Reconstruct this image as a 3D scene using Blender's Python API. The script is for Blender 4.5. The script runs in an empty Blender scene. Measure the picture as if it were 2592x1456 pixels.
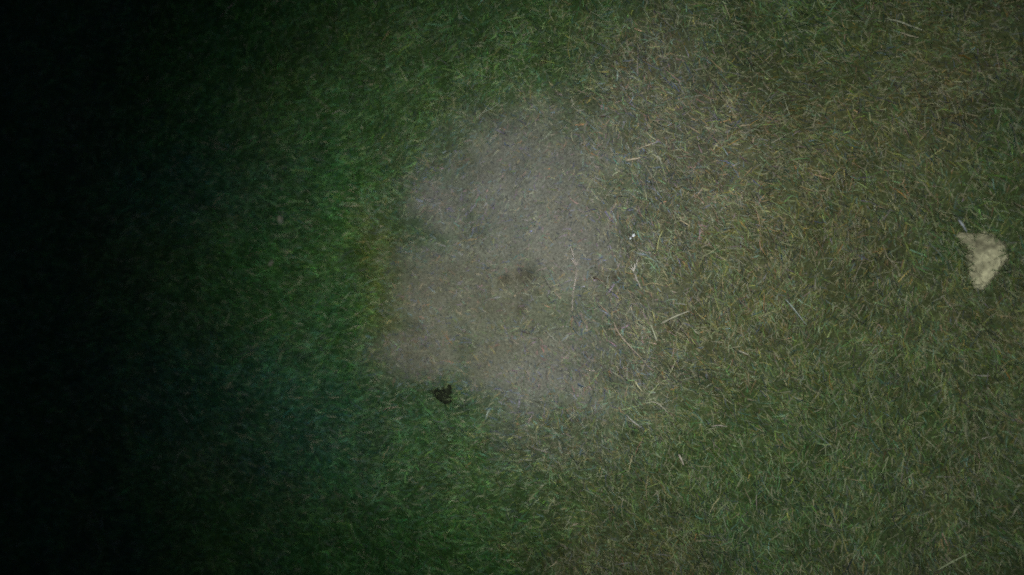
import bpy, math, random
import numpy as np
from mathutils import Vector

random.seed(7)
rng = np.random.default_rng(11)
scene = bpy.context.scene
col = scene.collection

# ------------------------------------------------------------------ camera
CAM_H = 1.35
TILT = math.radians(25)
LENS, SENSOR = 30.0, 36.0
W, H = 2592.0, 1456.0
cd = bpy.data.cameras.new('camera')
cam = bpy.data.objects.new('camera', cd)
col.objects.link(cam)
cam.location = (0, 0, CAM_H)
cam.rotation_euler = (0, TILT, 0)
cd.lens = LENS
cd.sensor_width = SENSOR
cd.clip_start = 0.02
cd.clip_end = 1000
cd.dof.use_dof = True
cd.dof.focus_distance = 1.31
cd.dof.aperture_fstop = 1.5
scene.camera = cam

# ------------------------------------------------------------------ night sky
world = bpy.data.worlds.new("World")
scene.world = world
world.use_nodes = True
bg = world.node_tree.nodes['Background']
bg.inputs['Color'].default_value = (0.1, 0.25, 1.0, 1)
bg.inputs['Strength'].default_value = 0.035

# ------------------------------------------------------------------ the hand torch: hot beam and wide spill, plus an added weak fill
def at(px, py, z=0.0):
    """point of the ground seen at a pixel of the photograph"""
    k = SENSOR / LENS / W
    v = Vector(((px - W / 2) * k, -(py - H / 2) * k, -1))
    c, s = math.cos(TILT), math.sin(TILT)
    d = Vector((v.x * c + v.z * s, v.y, -v.x * s + v.z * c))
    t = (z - CAM_H) / d.z
    return Vector((d.x * t, d.y * t, z))

TORCH = Vector((0.02, 0.035, 1.345))
def torch(name, target, angle, blend, power, colour, radius):
    ld = bpy.data.lights.new(name, 'SPOT')
    ld.energy = power
    ld.color = colour
    ld.spot_size = math.radians(angle)
    ld.spot_blend = blend
    ld.shadow_soft_size = radius
    lo = bpy.data.objects.new(name, ld)
    col.objects.link(lo)
    lo.location = TORCH
    lo.rotation_euler = (Vector(target) - TORCH).to_track_quat('-Z', 'Y').to_euler()
    return lo
torch('torch_spill', at(1670, 740), 75, 1.0, 50, (1.0, 1.0, 0.93), 0.012)
torch('torch_beam', at(1325, 690), 43, 1.0, 39, (1.0, 0.98, 0.98), 0.012)
torch('added_fill', at(900, 730), 150, 1.0, 5.0, (.9, 1.0, 1.0), 0.012)  # weak wide fill, added to lift the black far left

vs = scene.view_settings
vs.view_transform = 'Standard'
vs.look = 'None'
vs.exposure = 0.0
vs.gamma = 1.0
vs.use_curve_mapping = False
scene.cycles.use_denoising = False
scene.cycles.use_adaptive_sampling = True
scene.cycles.adaptive_threshold = 0.35
scene.cycles.adaptive_min_samples = 6
scene.cycles.filter_width = 1.9
scene.cycles.max_bounces = 4
scene.cycles.diffuse_bounces = 3

# ------------------------------------------------------------------ helpers
def tag(o, label=None, cat=None, group=None, kind=None):
    if label: o['label'] = label
    if cat: o['category'] = cat
    if group: o['group'] = group
    if kind: o['kind'] = kind
    return o

def vnoise(x, y, scale, seed, octaves=1):
    out = np.zeros_like(x, dtype=np.float64); amp = 1.0; tot = 0
    for o in range(octaves):
        g = np.random.default_rng(seed + 31 * o).random((257, 257))
        u = x / scale * 2 ** o + 13.7 * (seed % 17) + 80; v = y / scale * 2 ** o + 5.1 * (seed % 13) + 80
        iu = np.floor(u).astype(int); iv = np.floor(v).astype(int)
        fu = u - iu; fv = v - iv
        fu = fu * fu * (3 - 2 * fu); fv = fv * fv * (3 - 2 * fv)
        a = g[iu % 257, iv % 257]; b = g[(iu + 1) % 257, iv % 257]
        c = g[iu % 257, (iv + 1) % 257]; d = g[(iu + 1) % 257, (iv + 1) % 257]
        out += amp * (a * (1 - fu) * (1 - fv) + b * fu * (1 - fv) + c * (1 - fu) * fv + d * fu * fv)
        tot += amp; amp *= 0.5
    return out / tot

def sstep(a, b, v):
    t = np.clip((v - a) / (b - a), 0, 1)
    return t * t * (3 - 2 * t)

def blob(x, y, c, rx, ry):
    return np.exp(-(((x - c.x) / rx) ** 2 + ((y - c.y) / ry) ** 2))

P_MAIN = [(at(1290, 460), .22, .14), (at(1260, 720), .25, .17), (at(1330, 920), .20, .115), (at(1090, 740), .12, .14), (at(1140, 520), .11, .09), (at(1060, 890), .13, .07), (at(1420, 620), .15, .15)]  # paler grey patch with fewer, shorter, flatter blades
P_SOIL = [(at(1320, 698), .024, .017), (at(1275, 714), .012, .012), (at(1314, 784), .010, .009), (at(1545, 700), .018, .009), (at(1370, 155), .015, .01)]
P_WARM = [(at(1080, 760), .20, .12), (at(1270, 780), .16, .07), (at(1130, 900), .12, .06)]
P_TEAL = [(at(800, 1120), .26, .13), (at(470, 480), .28, .12), (at(450, 1000), .34, .16)]
P_LEAF = [(at(1850, 1230), .24, .12), (at(1500, 1160), .14, .10), (at(1980, 1050), .10, .08), (at(1230, 1180), .22, .1), (at(1500, 380), .07, .06), (at(1100, 100), .25, .2), (at(2000, 120), .18, .06), (at(2300, 1000), .15, .15)]
P_BEIGE = [(at(1660, 210), .12, .10), (at(1560, 560), .12, .16), (at(1730, 440), .12, .10), (at(1550, 900), .12, .08), (at(1400, 1120), .10, .05)]
P_BROWN = [(at(1650, 740), .15, .09), (at(1800, 850), .2, .15), (at(2450, 850), .2, .2), (at(2330, 80), .18, .1), (at(2200, 330), .2, .12),
           (at(1350, 1310), .16, .08), (at(1750, 130), .2, .1), (at(1990, 350), .2, .1), (at(1600, 1350), .2, .1)]
P_YELLOW = [(at(985, 810), .06, .05), (at(950, 600), .06, .06), (at(965, 700), .05, .06)]
P_GREY = [(at(1480, 470), .12, .08), (at(1900, 400), .15, .12)]

def spots(x, y, L):
    m = np.zeros_like(x)
    for c, rx, ry in L: m += blob(x, y, c, rx, ry)
    return np.clip(m * (.55 + .9 * vnoise(x, y, .07, 77, 3)), 0, 1)[:, None]

def masks(x, y):
    wob = (vnoise(x, y, .09, 3, 3) - .5)
    m = np.zeros_like(x)
    for c, rx, ry in P_MAIN: m = np.maximum(m, blob(x, y, c, rx, ry))
    sparse = sstep(.06, 1.0, m + wob * .5 + (vnoise(x, y, .02, 19, 2) - .5) * .25)
    m = np.zeros_like(x)
    for c, rx, ry in P_SOIL: m += blob(x, y, c, rx, ry)
    soil = sstep(.12, .95, m + (vnoise(x, y, .010, 8, 3) - .5) * .6) * .85
    m = np.zeros_like(x)
    for c, rx, ry in P_BROWN: m += blob(x, y, c, rx, ry)
    right = sstep(-.78, -.22, x + (vnoise(x, y, .25, 21, 4) - .5) * .6 + (vnoise(x, y, .022, 23, 2) - .5) * .35)
    brown = np.clip(.55 * m + (vnoise(x, y, .16, 5, 3) - .5) * 1.5 + .35, 0, 1) * (.25 + .75 * right)
    m = np.zeros_like(x)
    for c, rx, ry in P_YELLOW: m += blob(x, y, c, rx, ry)
    return sparse, soil, brown, right, np.clip(m, 0, 1)

def ground_z(x, y):
    sparse, soil, brown, right, yel = masks(x, y)
    z = .022 * (vnoise(x, y, .35, 41, 2) - .5) + .008 * (vnoise(x, y, .05, 42, 3) - .5)
    z += .003 * (vnoise(x, y, .012, 43, 2) - .5)
    return z - .009 * soil

def pal(r, g, b): return np.array([r, g, b])

def surface_colour(x, y):
    sparse, soil, brown, right, yel = masks(x, y)
    hue = sstep(.1, .9, vnoise(x, y, .13, 51, 3))[:, None]
    lum = .58 + .84 * vnoise(x, y, .035, 52, 4)[:, None]
    green = pal(.032, .112, .018) * (1 - .5 * hue) + pal(.022, .100, .036) * .5 * hue
    te = spots(x, y, P_TEAL)
    green = green * (1 - .5 * te) + pal(.022, .090, .060) * .5 * te
    olive = pal(.092, .142, .056)
    tan = pal(.136, .132, .064)
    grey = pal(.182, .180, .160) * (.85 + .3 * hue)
    r = right[:, None]; b = brown[:, None]
    c = green * (1 - .62 * r) + olive * .62 * r
    c = c * (1 - .7 * b) + tan * .7 * b
    lf = spots(x, y, P_LEAF); be = spots(x, y, P_BEIGE)
    c = c * (1 - .6 * lf) + pal(.072, .128, .040) * .6 * lf
    c = c * (1 - .6 * be) + pal(.160, .168, .115) * .6 * be
    c = c * (1 - .7 * yel[:, None]) + pal(.100, .145, .026) * .7 * yel[:, None]
    w = sparse[:, None]
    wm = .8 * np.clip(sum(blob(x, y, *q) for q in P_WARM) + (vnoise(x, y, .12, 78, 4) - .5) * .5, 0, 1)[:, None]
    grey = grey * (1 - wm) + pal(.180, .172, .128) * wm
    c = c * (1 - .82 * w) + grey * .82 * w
    s = soil[:, None]
    c = c * (1 - .8 * s) + pal(.065, .058, .036) * .8 * s
    lum = 1 + (lum - 1) * (1 - .55 * w)
    return c * lum, sparse, soil, brown, right

def add_mesh(name, verts, faces_flat, loop_tot, mat, colours=None, smooth=False, parent=None):
    me = bpy.data.meshes.new(name)
    verts = np.asarray(verts, dtype=np.float32)
    faces_flat = np.asarray(faces_flat, dtype=np.int32)
    loop_tot = np.asarray(loop_tot, dtype=np.int32)
    me.vertices.add(len(verts)); me.vertices.foreach_set('co', verts.ravel())
    me.loops.add(len(faces_flat)); me.loops.foreach_set('vertex_index', faces_flat)
    me.polygons.add(len(loop_tot))
    st = np.concatenate(([0], np.cumsum(loop_tot)[:-1])).astype(np.int32)
    me.polygons.foreach_set('loop_start', st)
    me.polygons.foreach_set('loop_total', loop_tot)
    if smooth: me.polygons.foreach_set('use_smooth', np.ones(len(loop_tot), dtype=bool))
    me.update(calc_edges=True)
    if colours is not None:
        at_ = me.color_attributes.new('tint', 'FLOAT_COLOR', 'POINT')
        rgba = np.ones((len(verts), 4), dtype=np.float32); rgba[:, :3] = colours
        at_.data.foreach_set('color', rgba.ravel())
    me.materials.append(mat)
    o = bpy.data.objects.new(name, me)
    col.objects.link(o)
    if parent: o.parent = parent
    return o

def tint_material(name, rough, speck=0.0, spec=0.25, bump=0.0, transmit=0.0, speck_scale=500):
    m = bpy.data.materials.new(name); m.use_nodes = True
    nt = m.node_tree; n = nt.nodes; l = nt.links
    bs = n['Principled BSDF']
    bs.inputs['Roughness'].default_value = rough
    bs.inputs['Specular IOR Level'].default_value = spec
    a = n.new('ShaderNodeAttribute'); a.attribute_name = 'tint'
    tc = n.new('ShaderNodeTexCoord')
    no = n.new('ShaderNodeTexNoise'); no.inputs['Scale'].default_value = speck_scale; no.inputs['Detail'].default_value = 3
    l.new(tc.outputs['Object'], no.inputs['Vector'])
    mr = n.new('ShaderNodeMapRange'); mr.inputs['From Min'].default_value = .25; mr.inputs['From Max'].default_value = .75
    mr.inputs['To Min'].default_value = 1 - speck; mr.inputs['To Max'].default_value = 1 + speck
    l.new(no.outputs['Fac'], mr.inputs['Value'])
    mx = n.new('ShaderNodeVectorMath'); mx.operation = 'SCALE'
    l.new(a.outputs['Color'], mx.inputs[0]); l.new(mr.outputs['Result'], mx.inputs['Scale'])
    l.new(mx.outputs['Vector'], bs.inputs['Base Color'])
    if bump:
        bp = n.new('ShaderNodeBump'); bp.inputs['Strength'].default_value = 1; bp.inputs['Distance'].default_value = bump
        l.new(no.outputs['Fac'], bp.inputs['Height']); l.new(bp.outputs['Normal'], bs.inputs['Normal'])
    return m

M_soil = tint_material('turf_soil', .95, .45, .1, .003, speck_scale=260)
M_blade = tint_material('grass_blade', .6, .25, .3)
M_straw = tint_material('dry_straw', .55, .2, .35)
M_stone = tint_material('stone', .9, .4, .2, .005, speck_scale=170)
M_clod = tint_material('dark_earth', .95, .4, .1, .002, speck_scale=300)
M_petal = tint_material('petal', .6, .1, .3)

# ------------------------------------------------------------------ ground sheet
def axis(lo, hi, step):
    fine = np.arange(lo, hi + step / 2, step)
    far = np.array([.1, .25, .5, 1, 2, 4, 8, 16, 32, 64, 128, 240])
    return np.concatenate((lo - far[::-1], fine, hi + far))
gx = axis(-3.2, 1.4, .009); gy = axis(-1.9, 1.9, .009)
X, Y = np.meshgrid(gx, gy, indexing='ij')
x = X.ravel(); y = Y.ravel()
z = ground_z(x, y)
c, sparse, soil, brown, right = surface_colour(x, y)
c = c * (.55 + .4 * sparse)[:, None]
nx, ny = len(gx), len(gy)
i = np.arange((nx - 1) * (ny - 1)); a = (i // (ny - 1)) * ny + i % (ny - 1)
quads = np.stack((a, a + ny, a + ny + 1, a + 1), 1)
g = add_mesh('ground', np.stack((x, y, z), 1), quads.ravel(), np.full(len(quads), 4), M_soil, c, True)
tag(g, kind='structure')

# ------------------------------------------------------------------ grass
def blades(name, n, xr, yr, length, width, lift, mode, mat, straw=False, keep=None, seed=1):
    r = np.random.default_rng(seed)
    x = r.uniform(*xr, n); y = r.uniform(*yr, n)
    clump = vnoise(x, y, .03, 61, 2)
    c, sparse, soil, brown, right = surface_colour(x, y)
    p = (.35 + 1.1 * clump) * (1 - .7 * soil) * (1 - .6 * sparse)
    if straw: p = p * (.25 + .55 * right + .2 * brown) * (1 - .35 * sparse)
    if keep is not None: p = p * keep(x, y, sparse)
    k = r.random(n) < p
    x, y, c, sparse, soil, brown, right, clump = x[k], y[k], c[k], sparse[k], soil[k], brown[k], right[k], clump[k]
    n = len(x)
    L = length * r.lognormal(0, .38, n) * (1 - .3 * sparse) * (.75 + .5 * clump)
    Wd = width * r.uniform(.6, 1.4, n)
    # the way the turf lies: combed outwards on the left, laid over in one direction on the right
    base = np.where(right > .5, math.radians(-52), math.radians(188) + (y) * 1.2)
    base = base + (vnoise(x, y, .16, 63, 2) - .5) * 2.2
    flip = (r.random(n) < .3) * math.pi
    th = base + flip + r.normal(0, .75, n)
    el = np.clip(r.normal(lift, .28, n), .02, 1.35) * (1 - .45 * sparse)
    d = np.stack((np.cos(th), np.sin(th)), 1)
    s = np.stack((-d[:, 1], d[:, 0]), 1)
    tw = r.normal(0, .5, n)
    z0 = ground_z(x, y) - .001
    curl = r.normal(0, .35, n)
    segs = 2
    V = np.zeros((n, 2 * segs + 1, 3))
    px, py, pz = x.copy(), y.copy(), z0.copy()
    for j in range(segs + 1):
        t = j / segs
        e = el * (1 - 1.15 * t)
        w = Wd * (1 - .75 * t ** 1.5) * .5
        dd = d + s * (curl * t)[:, None]
        if j < segs:
            for q, sg in ((0, -1), (1, 1)):
                V[:, 2 * j + q, 0] = px + s[:, 0] * w * sg
                V[:, 2 * j + q, 1] = py + s[:, 1] * w * sg
                V[:, 2 * j + q, 2] = pz + tw * w * sg
        else:
            V[:, 2 * j] = np.stack((px, py, pz), 1)
        px = px + dd[:, 0] * np.cos(e) * L / segs
        py = py + dd[:, 1] * np.cos(e) * L / segs
        pz = np.maximum(pz + np.sin(e) * L / segs, z0 + .001)
    b = (np.arange(n) * (2 * segs + 1))[:, None]
    q = []
    for j in range(segs - 1):
        q.append(b + np.array([2 * j, 2 * j + 1, 2 * j + 3, 2 * j + 2]))
    quads = np.stack(q, 1).reshape(-1, 4)
    tri = (b + np.array([2 * segs - 2, 2 * segs - 1, 2 * segs])).reshape(-1, 3)
    flat = np.concatenate((quads.ravel(), tri.ravel()))
    tot = np.concatenate((np.full(len(quads), 4), np.full(len(tri), 3)))
    br = (r.lognormal(-.03, .36, n) ** (1 - .5 * sparse))[:, None]
    hue = r.normal(0, 1, (n, 3)) * np.array([.24, .10, .34])
    cc = c * br * np.exp(hue)
    if straw:
        mixw = r.uniform(.55, 1, n)[:, None]
        sc = pal(.27, .27, .17) * np.exp(r.normal(0, .14, (n, 3)))
        cc = c * (1 - mixw) + sc * mixw
    else:
        dry = (r.random(n) < (.05 + .12 * right + .10 * sparse))[:, None]
        cc = np.where(dry, cc * .5 + pal(.16, .155, .10), cc)
        dk = (r.random(n) < .14)[:, None]
        cc = np.where(dk, cc * pal(.34, .38, .55), cc)
    cc = np.clip(cc, .004, .6)
    C = np.repeat(cc, 2 * segs + 1, axis=0)
    return add_mesh(name, V.reshape(-1, 3), flat, tot, mat, C)

near = lambda x, y, w: np.where(x > -1.35, 1.0, .75)
g1 = blades('grass', 1000000, (-2.7, .80), (-1.30, 1.30), .0155, .0015, .55, 0, M_blade, keep=near, seed=5)
tag(g1, 'short matted green and olive grass covering the whole lawn', 'grass', kind='stuff')
g2 = blades('dry_grass', 10000, (-1.9, .80), (-1.2, 1.2), .026, .0011, .35, 0, M_straw, straw=True, seed=9)
tag(g2, 'loose dry straw coloured blades lying through the green grass', 'dry grass', kind='stuff')

# ------------------------------------------------------------------ single stems one can point to
def gz(px, py): 
    p = at(px, py)
    return float(ground_z(np.array([p.x]), np.array([p.y]))[0])

def tube(path, r0, r1, sides=6):
    V = []; F = []; T = []
    n = len(path)
    for i, p in enumerate(path):
        t = (path[min(i + 1, n - 1)] - path[max(i - 1, 0)]).normalized()
        u = t.cross(Vector((0, 0, 1))).normalized(); w = t.cross(u)
        f_ = i / (n - 1)
        r = (r0 + (r1 - r0) * f_) * (.35 + .65 * min(1, 5 * f_ + .1, 6 * (1 - f_) + .1)) * random.uniform(.78, 1.15)
        for k in range(sides):
            a = 2 * math.pi * k / sides
            V.append(p + (u * math.cos(a) + w * math.sin(a) * .6) * r + u * random.gauss(0, r0 * .08))
    for i in range(n - 1):
        for k in range(sides):
            F += [i * sides + k, i * sides + (k + 1) % sides, (i + 1) * sides + (k + 1) % sides, (i + 1) * sides + k]; T.append(4)
    F += list(range(sides))[::-1]; T.append(sides)
    F += [(n - 1) * sides + k for k in range(sides)]; T.append(sides)
    return V, F, T

def smooth_path(pts, steps=8):
    out = []
    n = len(pts)
    for i in range(n - 1):
        p0 = pts[max(i - 1, 0)]; p1 = pts[i]; p2 = pts[i + 1]; p3 = pts[min(i + 2, n - 1)]
        for s in range(steps):
            t = s / steps
            out.append(.5 * ((2 * p1) + (p2 - p0) * t + (2 * p0 - 5 * p1 + 4 * p2 - p3) * t * t + (3 * p1 - p0 - 3 * p2 + p3) * t ** 3))
    out.append(pts[-1])
    return out

def stem_mesh(name, pix, origin, w0, w1, colour, lift=.012, parent=None):
    pts = []
    n = len(pix)
    for i, (a, b) in enumerate(pix):
        h = gz(a, b) + lift + .006 * math.sin(math.pi * i / max(n - 1, 1))
        pts.append(at(a, b, h) - origin)
    if n == 2:
        mid = (pts[0] + pts[1]) / 2
        d = pts[1] - pts[0]
        mid += Vector((-d.y, d.x, 0)) * random.uniform(-.09, .09) + Vector((0, 0, .003))
        pts = [pts[0], mid, pts[1]]
    path = smooth_path(pts)
    V, F, T = tube(path, w0 / 2, w1 / 2)
    cs = []
    for i in range(len(path)):
        f = random.uniform(.7, 1.1)
        cs += [[c * f for c in colour]] * 6
    return add_mesh(name, [tuple(v) for v in V], F, T, M_straw, np.array(cs), True, parent)

def straw(name, label, cat, pix, w0=.0022, w1=.0012, colour=(.42, .39, .27), lift=.012, group='pale dry stems lying on the grass'):
    o3 = at(*pix[0], gz(*pix[0]) + lift)
    o = stem_mesh(name, pix, o3, w0, w1, colour, lift)
    o.location = o3
    return tag(o, label, cat, group)

def seeding_stem(label, stem, tips, colour, w=.0026):
    o3 = at(*stem[-1], gz(*stem[-1]))
    e = bpy.data.objects.new('seeding_stem', None); col.objects.link(e)
    e.location = o3; e.empty_display_size = .01
    tag(e, label, 'grass stem', 'pale dry stems lying on the grass')
    stem_mesh('stem', stem, o3, w * .8, w * .45, colour, .018, e)
    V = []; F = []; T = []
    for t in tips:
        pts = [at(*p, gz(*p) + .019 + .003 * k) - o3 for k, p in enumerate([stem[0]] + t)]
        if len(pts) == 2: pts.insert(1, (pts[0] + pts[1]) / 2 + Vector((.0008, .0008, .001)))
        v, f, tt = tube(smooth_path(pts, 4), w * .34, w * .16, 5)
        F += [q + len(V) for q in f]; V += v; T += tt
    add_mesh('seed_head', [tuple(v) for v in V], F, T, M_straw, np.tile(np.array(colour) * 1.05, (len(V), 1)), True, e)

PALE = (.38, .37, .28); PINK = (.38, .32, .24); YEL = (.42, .42, .17); BLU = (.30, .36, .32)
seeding_stem('pinkish forked stem standing alone on the bare grey patch', [(1458, 672), (1457, 705), (1450, 745), (1448, 792)],
             [[(1443, 655)], [(1447, 632), (1442, 618)], [(1466, 655)]], (.44, .39, .34))
seeding_stem('brightest white stem with a fanned tip, right of the bare patch', [(1604, 688), (1613, 710), (1624, 733)],
             [[(1596, 668)], [(1606, 664)], [(1614, 656)], [(1591, 676)]], (.44, .42, .36), .0028)
straw('straw', 'pinkish bent straw lying below the fanned white stem', 'straw', [(1553, 815), (1563, 838), (1576, 856), (1602, 885), (1634, 918)], .003, .0012, PINK)
straw('straw', 'short yellow tipped straw on the green below the bent pinkish straw', 'straw', [(1607, 965), (1616, 979), (1628, 994)], .0034, .002, (.5, .5, .3))
straw('straw', 'thin yellow upright straw beside a second one in the brown turf', 'straw', [(1650, 785), (1655, 800), (1658, 818)], .0022, .0012, YEL)
straw('straw', 'thin greenish straw ending in a pale blunt tip, below the yellow one', 'straw', [(1645, 815), (1655, 842), (1663, 864)], .002, .003, (.38, .4, .28))
straw('straw', 'curved tan straw starting at the foot of the fanned white stem', 'straw', [(1626, 724), (1650, 717), (1682, 724)], .002, .0014, (.34, .30, .16))
straw('straw', 'broad faded straw slanting up to the right across the brown turf', 'straw', [(1672, 820), (1705, 803), (1748, 786)], .0034, .002, (.33, .33, .24))
straw('straw', 'short thick pale straw, nearly level, in the olive grass', 'straw', [(1868, 887), (1882, 893), (1897, 900)], .003, .0018, PALE)
straw('straw', 'long bluish straw slanting down right with a yellow green tip', 'straw', [(1988, 757), (2006, 778), (2022, 798), (2042, 824)], .0022, .0014, BLU)
straw('straw', 'faint pale straw at the lower edge of the grey patch', 'straw', [(1380, 836), (1393, 850), (1408, 864)], .002, .0012, (.34, .35, .28))
straw('straw', 'upright straw with a yellow top just right of the white flecks', 'straw', [(1678, 584), (1668, 604), (1662, 640)], .0022, .0014, (.40, .42, .18))
straw('straw', 'tan straw slanting down right, highest of those near the white flecks', 'straw', [(1720, 557), (1733, 564), (1747, 573)], .0022, .0016, (.44, .38, .24))
straw('straw', 'long arched pale straw over the green below the brown turf', 'straw', [(1645, 1015), (1668, 1024), (1692, 1046)], .0026, .0014, (.38, .38, .28))
straw('straw', 'white straw lying close to the lower right edge of the patch', 'straw', [(1585, 1050), (1602, 1067), (1626, 1084)], .0026, .0014, (.42, .42, .36))
straw('straw', 'short thick whitish straw tipped pink, alone in the lower green grass', 'straw', [(1717, 1150), (1724, 1162), (1731, 1178)], .0042, .002, (.52, .48, .38))
straw('straw', 'level whitish straw in the green grass above the pink tipped one', 'straw', [(1800, 1080), (1820, 1077), (1842, 1081)], .0022, .0014, (.40, .36, .30))
straw('straw', 'bluish white straw touching the upper left corner of the pale stone', 'straw', [(2426, 556), (2437, 570), (2448, 588)], .0038, .0022, (.34, .38, .40))
straw('straw', 'level pinkish straw in the brown tuft above the bare patch', 'straw', [(1583, 406), (1602, 403), (1622, 399)], .0036, .0018, (.48, .42, .30))
straw('straw', 'straw slanting up right over the brown tuft above the patch', 'straw', [(1612, 378), (1636, 369), (1660, 360)], .0026, .0014, (.42, .38, .26))
straw('straw', 'straw crossing the tip of its neighbour in the brown tuft', 'straw', [(1634, 332), (1646, 345), (1662, 356)], .0022, .0014, (.40, .40, .24))
straw('straw', 'short greenish white straw to the right below the dark clod', 'straw', [(1239, 1036), (1232, 1050), (1230, 1063)], .003, .002, (.34, .42, .34))
straw('straw', 'small yellowish straw in the middle of the upper grey patch', 'straw', [(1350, 548), (1356, 560)], .003, .0018, (.38, .40, .25))
straw('straw', 'upright pale straw on the left half of the grey patch', 'straw', [(1111, 520), (1116, 542), (1118, 566)], .002, .0014, (.32, .34, .30))
straw('straw', 'pale upright straw near the top edge of the bare patch', 'straw', [(1562, 178), (1563, 192), (1561, 206)], .003, .0018, (.30, .40, .32))
straw('straw', 'long faded straw in the dark upper right grass', 'straw', [(2246, 48), (2275, 54), (2306, 66), (2336, 76)], .0026, .0016, (.36, .38, .26))
straw('straw', 'second faded straw just under the long one in the upper right', 'straw', [(2278, 82), (2302, 90), (2326, 96)], .0026, .0016, (.36, .34, .22))
straw('straw', 'long faint straw slanting up right in the bottom right corner', 'straw', [(2372, 1444), (2415, 1420), (2462, 1396)], .0028, .0016, (.34, .40, .22))
straw('straw', 'dark brown stalk on the bare soil spot left of the white stem', 'straw', [(1500, 702), (1515, 707), (1532, 714)], .002, .0014, (.10, .06, .04), .01)

# ------------------------------------------------------------------ pale stone at the right edge
def lumpy(outline, height, base_z, origin, mat, name, colour, rings=14, seed=3, parent=None, rough=.004):
    n = 64
    oc = Vector((sum(p.x for p in outline) / len(outline), sum(p.y for p in outline) / len(outline), 0))
    closed = outline + outline[:1]
    dist = [0]
    for a, b in zip(closed, closed[1:]): dist.append(dist[-1] + (b - a).length)
    rim = []
    for k in range(n):
        s = dist[-1] * k / n
        j = max(q for q in range(len(outline)) if dist[q] <= s)
        f = (s - dist[j]) / (dist[j + 1] - dist[j])
        rim.append(closed[j].lerp(closed[j + 1], f))
    V = []
    for rgi in range(rings + 1):
        t = rgi / rings
        for k in range(n):
            p = oc + (rim[k] - oc) * (1 - t) ** .8
            V.append([p.x, p.y, t])
    V = np.array(V)
    nx_ = vnoise(V[:, 0], V[:, 1], .012, seed, 3) - .5
    ny_ = vnoise(V[:, 0], V[:, 1], .012, seed + 5, 3) - .5
    hh = height * (1 - (1 - V[:, 2]) ** 3.2) + rough * (vnoise(V[:, 0], V[:, 1], .018, seed + 9, 3) - .5) * 2 * np.minimum(1, V[:, 2] * 4 + .2)
    P = np.stack((V[:, 0] + nx_ * .013 - origin.x, V[:, 1] + ny_ * .013 - origin.y, base_z + hh - origin.z), 1)
    low = P[:n] * 1.0; low[:, 2] = base_z - .02 - origin.z
    P = np.concatenate((low, P))
    R = rings + 2
    F = []; T = []
    for r_ in range(R - 1):
        for k in range(n):
            F += [r_ * n + k, r_ * n + (k + 1) % n, (r_ + 1) * n + (k + 1) % n, (r_ + 1) * n + k]; T.append(4)
    cx = P[:, 0] + origin.x; cy = P[:, 1] + origin.y
    f1 = vnoise(cx, cy, .03, seed + 20, 3)[:, None]; f2 = vnoise(cx, cy, .007, seed + 21, 2)[:, None]
    cc = np.array(colour) * (.5 + 1.0 * f1) * (.6 + .8 * f2)
    return add_mesh(name, P, F, T, mat, cc, True, parent)

so = [at(*p) for p in [(2428, 588), (2449, 589), (2470, 590), (2488, 586), (2513, 597), (2546, 607), (2551, 625), (2543, 637), (2548, 657),
                       (2540, 671), (2536, 687), (2521, 705), (2516, 717), (2491, 732), (2468, 731), (2453, 716), (2446, 691), (2441, 668),
                       (2449, 648), (2451, 632), (2432, 620), (2421, 602)]]
so = so[::-1]
o3 = at(2488, 660, -.002)
st = lumpy(so, .014, .001, o3, M_stone, 'stone', (.40, .39, .245), rough=.006)
st.location = o3
tag(st, 'pale flat stone with chipped edges lying in the grass at the right', 'stone')

# ------------------------------------------------------------------ dark clod at the lower left rim of the bare patch
def vn(me, seed):
    co = np.zeros(len(me.vertices) * 3); me.vertices.foreach_get('co', co); co = co.reshape(-1, 3)
    return vnoise(co[:, 0] + .1, co[:, 1] + co[:, 2] + .1, .006, seed, 2)[:, None] * np.array([1.1, 1.15, .8])

def blob_mesh(parts, origin, mat, name, colour, seed):
    V = []; F = []; T = []; base = 0
    import bmesh
    bm = bmesh.new()
    for c, r, sq in parts:
        b2 = bmesh.ops.create_icosphere(bm, subdivisions=3, radius=1)
        for v in b2['verts']:
            q = v.co.copy()
            k = 1 + .35 * (math.sin(q.x * 5 + seed) * math.cos(q.y * 6 + c.x * 90) + .6 * math.sin(q.z * 9 + q.x * 7 + seed)) * .5
            v.co = Vector((q.x * r * sq[0], q.y * r * sq[1], q.z * r * sq[2])) * k + c - origin
    me = bpy.data.meshes.new(name); bm.to_mesh(me); bm.free()
    o = bpy.data.objects.new(name, me); col.objects.link(o)
    rm = o.modifiers.new('fuse', 'REMESH'); rm.mode = 'VOXEL'; rm.voxel_size = .0009
    dg = bpy.context.evaluated_depsgraph_get()
    me2 = bpy.data.meshes.new_from_object(o.evaluated_get(dg))
    o.modifiers.clear(); o.data = me2
    n = len(me2.vertices)
    a = me2.color_attributes.new('tint', 'FLOAT_COLOR', 'POINT')
    rr = np.random.default_rng(seed)
    cc = np.ones((n, 4), dtype=np.float32); cc[:, :3] = np.array(colour) * rr.uniform(.8, 1.2, (n, 1)) * np.exp(.8 * (vn(me2, seed) - .4))
    a.data.foreach_set('color', cc.ravel())
    me2.materials.clear(); me2.materials.append(mat)
    return o
o3 = at(1120, 992, gz(1120, 992))
def cp(px, py, h): return at(px, py, gz(px, py) + h)
cl = blob_mesh([(cp(1101, 990, .003), .0065, (1.1, .9, .8)), (cp(1110, 997, .004), .0085, (1.1, 1, .8)), (cp(1120, 1002, .005), .0105, (1.1, 1, .8)),
                (cp(1130, 991, .005), .0095, (1, 1.1, .8)), (cp(1136, 982, .004), .0065, (.9, 1.1, .8)), (cp(1129, 1010, .004), .0095, (1, 1, .8)),
                (cp(1136, 1012, .004), .0075, (.9, 1, .8))],
               o3, M_clod, 'clod', (.014, .018, .012), 4)
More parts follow.
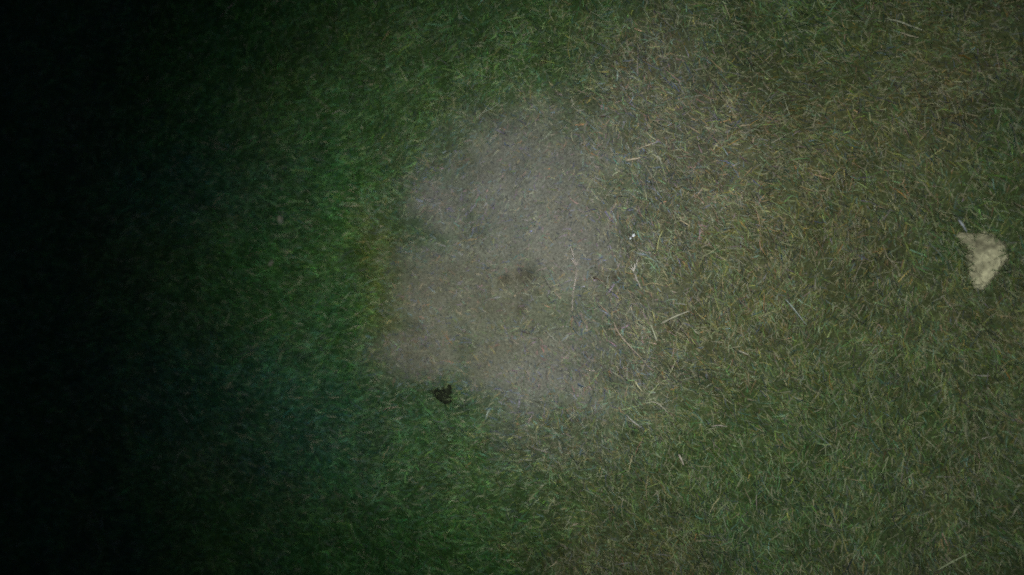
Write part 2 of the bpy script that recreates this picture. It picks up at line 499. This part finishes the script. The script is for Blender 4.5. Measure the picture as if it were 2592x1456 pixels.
cl.location = o3
tag(cl, 'small dark lumpy clod of earth at the lower left rim of the bare patch', 'clod')

def rim_blades(label, spots_, h, length, seed):
    r = random.Random(seed)
    V = []; F = []; T = []; C = []
    for (px, py, ang) in spots_:
        for _ in range(6):
            c0 = at(px + r.uniform(-8, 8), py + r.uniform(-8, 8)); g0 = float(ground_z(np.array([c0.x]), np.array([c0.y]))[0])
            a = math.radians(ang + r.gauss(0, 28)); L = length * r.uniform(.6, 1.4); w = r.uniform(.0006, .001)
            d = Vector((math.cos(a), math.sin(a), 0)); sd = Vector((-d.y, d.x, 0))
            k0 = len(V); f_ = r.uniform(.6, 1.3); col_ = [c * f_ for c in (.10, .14, .055)]
            for t, hh in ((0, 0), (.35, .75), (.7, 1.0), (1, .85)):
                p = Vector((c0.x, c0.y, g0 + (h - min(g0, 0)) * hh)) + d * L * t
                ww = w * (1 - .8 * t)
                V += [tuple(p - sd * ww), tuple(p + sd * ww)]; C += [col_, col_]
            for q in range(3):
                F += [k0 + 2 * q, k0 + 2 * q + 1, k0 + 2 * q + 3, k0 + 2 * q + 2]; T.append(4)
    return tag(add_mesh('grass', V, F, T, M_blade, np.array(C)), label, 'grass', kind='stuff')
# world angle 0 = image right, 90 = image up
rim_blades('blades of grass bent over the rim of the pale stone',
           [(2436, 640, -10), (2440, 680, 5), (2450, 725, 40), (2500, 745, 80), (2545, 690, 170), (2556, 640, 190), (2520, 592, 250), (2470, 584, 280), (2425, 612, -30)], .026, .015, 4)
rim_blades('blades of grass bent over the edge of the dark earth clod',
           [(1090, 985, -20), (1105, 1008, 30), (1145, 1005, 160), (1118, 980, -70), (1140, 970, 250), (1122, 1024, 80)], .013, .009, 5)

# ------------------------------------------------------------------ white petals and pale leaves
def leaf(name, label, cat, px, py, length, width, ang, colour, lift=.02, cup=.3, mat=None, group=None, fold=.25):
    o3 = at(px, py, gz(px, py) + lift)
    n = 9; V = []; F = []; T = []
    for i in range(n):
        t = i / (n - 1)
        w = width * .5 * math.sin(math.pi * (t * .93 + .04)) ** .7 * (1 + .12 * math.sin(t * 17 + px))
        for k, u in enumerate((-1, -.5, 0, .5, 1)):
            V.append(((t - .5) * length, u * w, cup * length * (t - .5) ** 2 * 2 + fold * abs(u) * w))
    for i in range(n - 1):
        for k in range(4):
            F += [i * 5 + k, i * 5 + k + 1, (i + 1) * 5 + k + 1, (i + 1) * 5 + k]; T.append(4)
    cc = np.array([[c * random.uniform(.8, 1.15) for c in colour] for _ in V])
    o = add_mesh(name, V, F, T, mat or M_petal, cc, True)
    s = o.modifiers.new('thickness', 'SOLIDIFY'); s.thickness = .0006
    o.location = o3; o.rotation_euler = (random.uniform(-.2, .2), random.uniform(-.2, .2), math.radians(ang))
    return tag(o, label, cat, group)
leaf('petal', 'larger of two tiny white petals in the grass right of the bare patch', 'petal', 1604, 596, .0062, .0045, 55, (.55, .62, .60), group='tiny white petals')
leaf('petal', 'smaller of two tiny white petals, just below its neighbour', 'petal', 1596, 604, .004, .0032, 80, (.5, .56, .56), group='tiny white petals')
leaf('dry_leaf', 'pale dry leaf in the dark grass on the left, upper of two', 'leaf', 712, 558, .021, .013, -60, (.17, .19, .13), lift=.006, fold=.5, group='pale leaves in the dark grass')
leaf('dry_leaf', 'smaller pale dry leaf in the dark grass on the left, lower of two', 'leaf', 688, 668, .015, .011, 40, (.18, .19, .13), lift=.006, fold=.5, group='pale leaves in the dark grass')
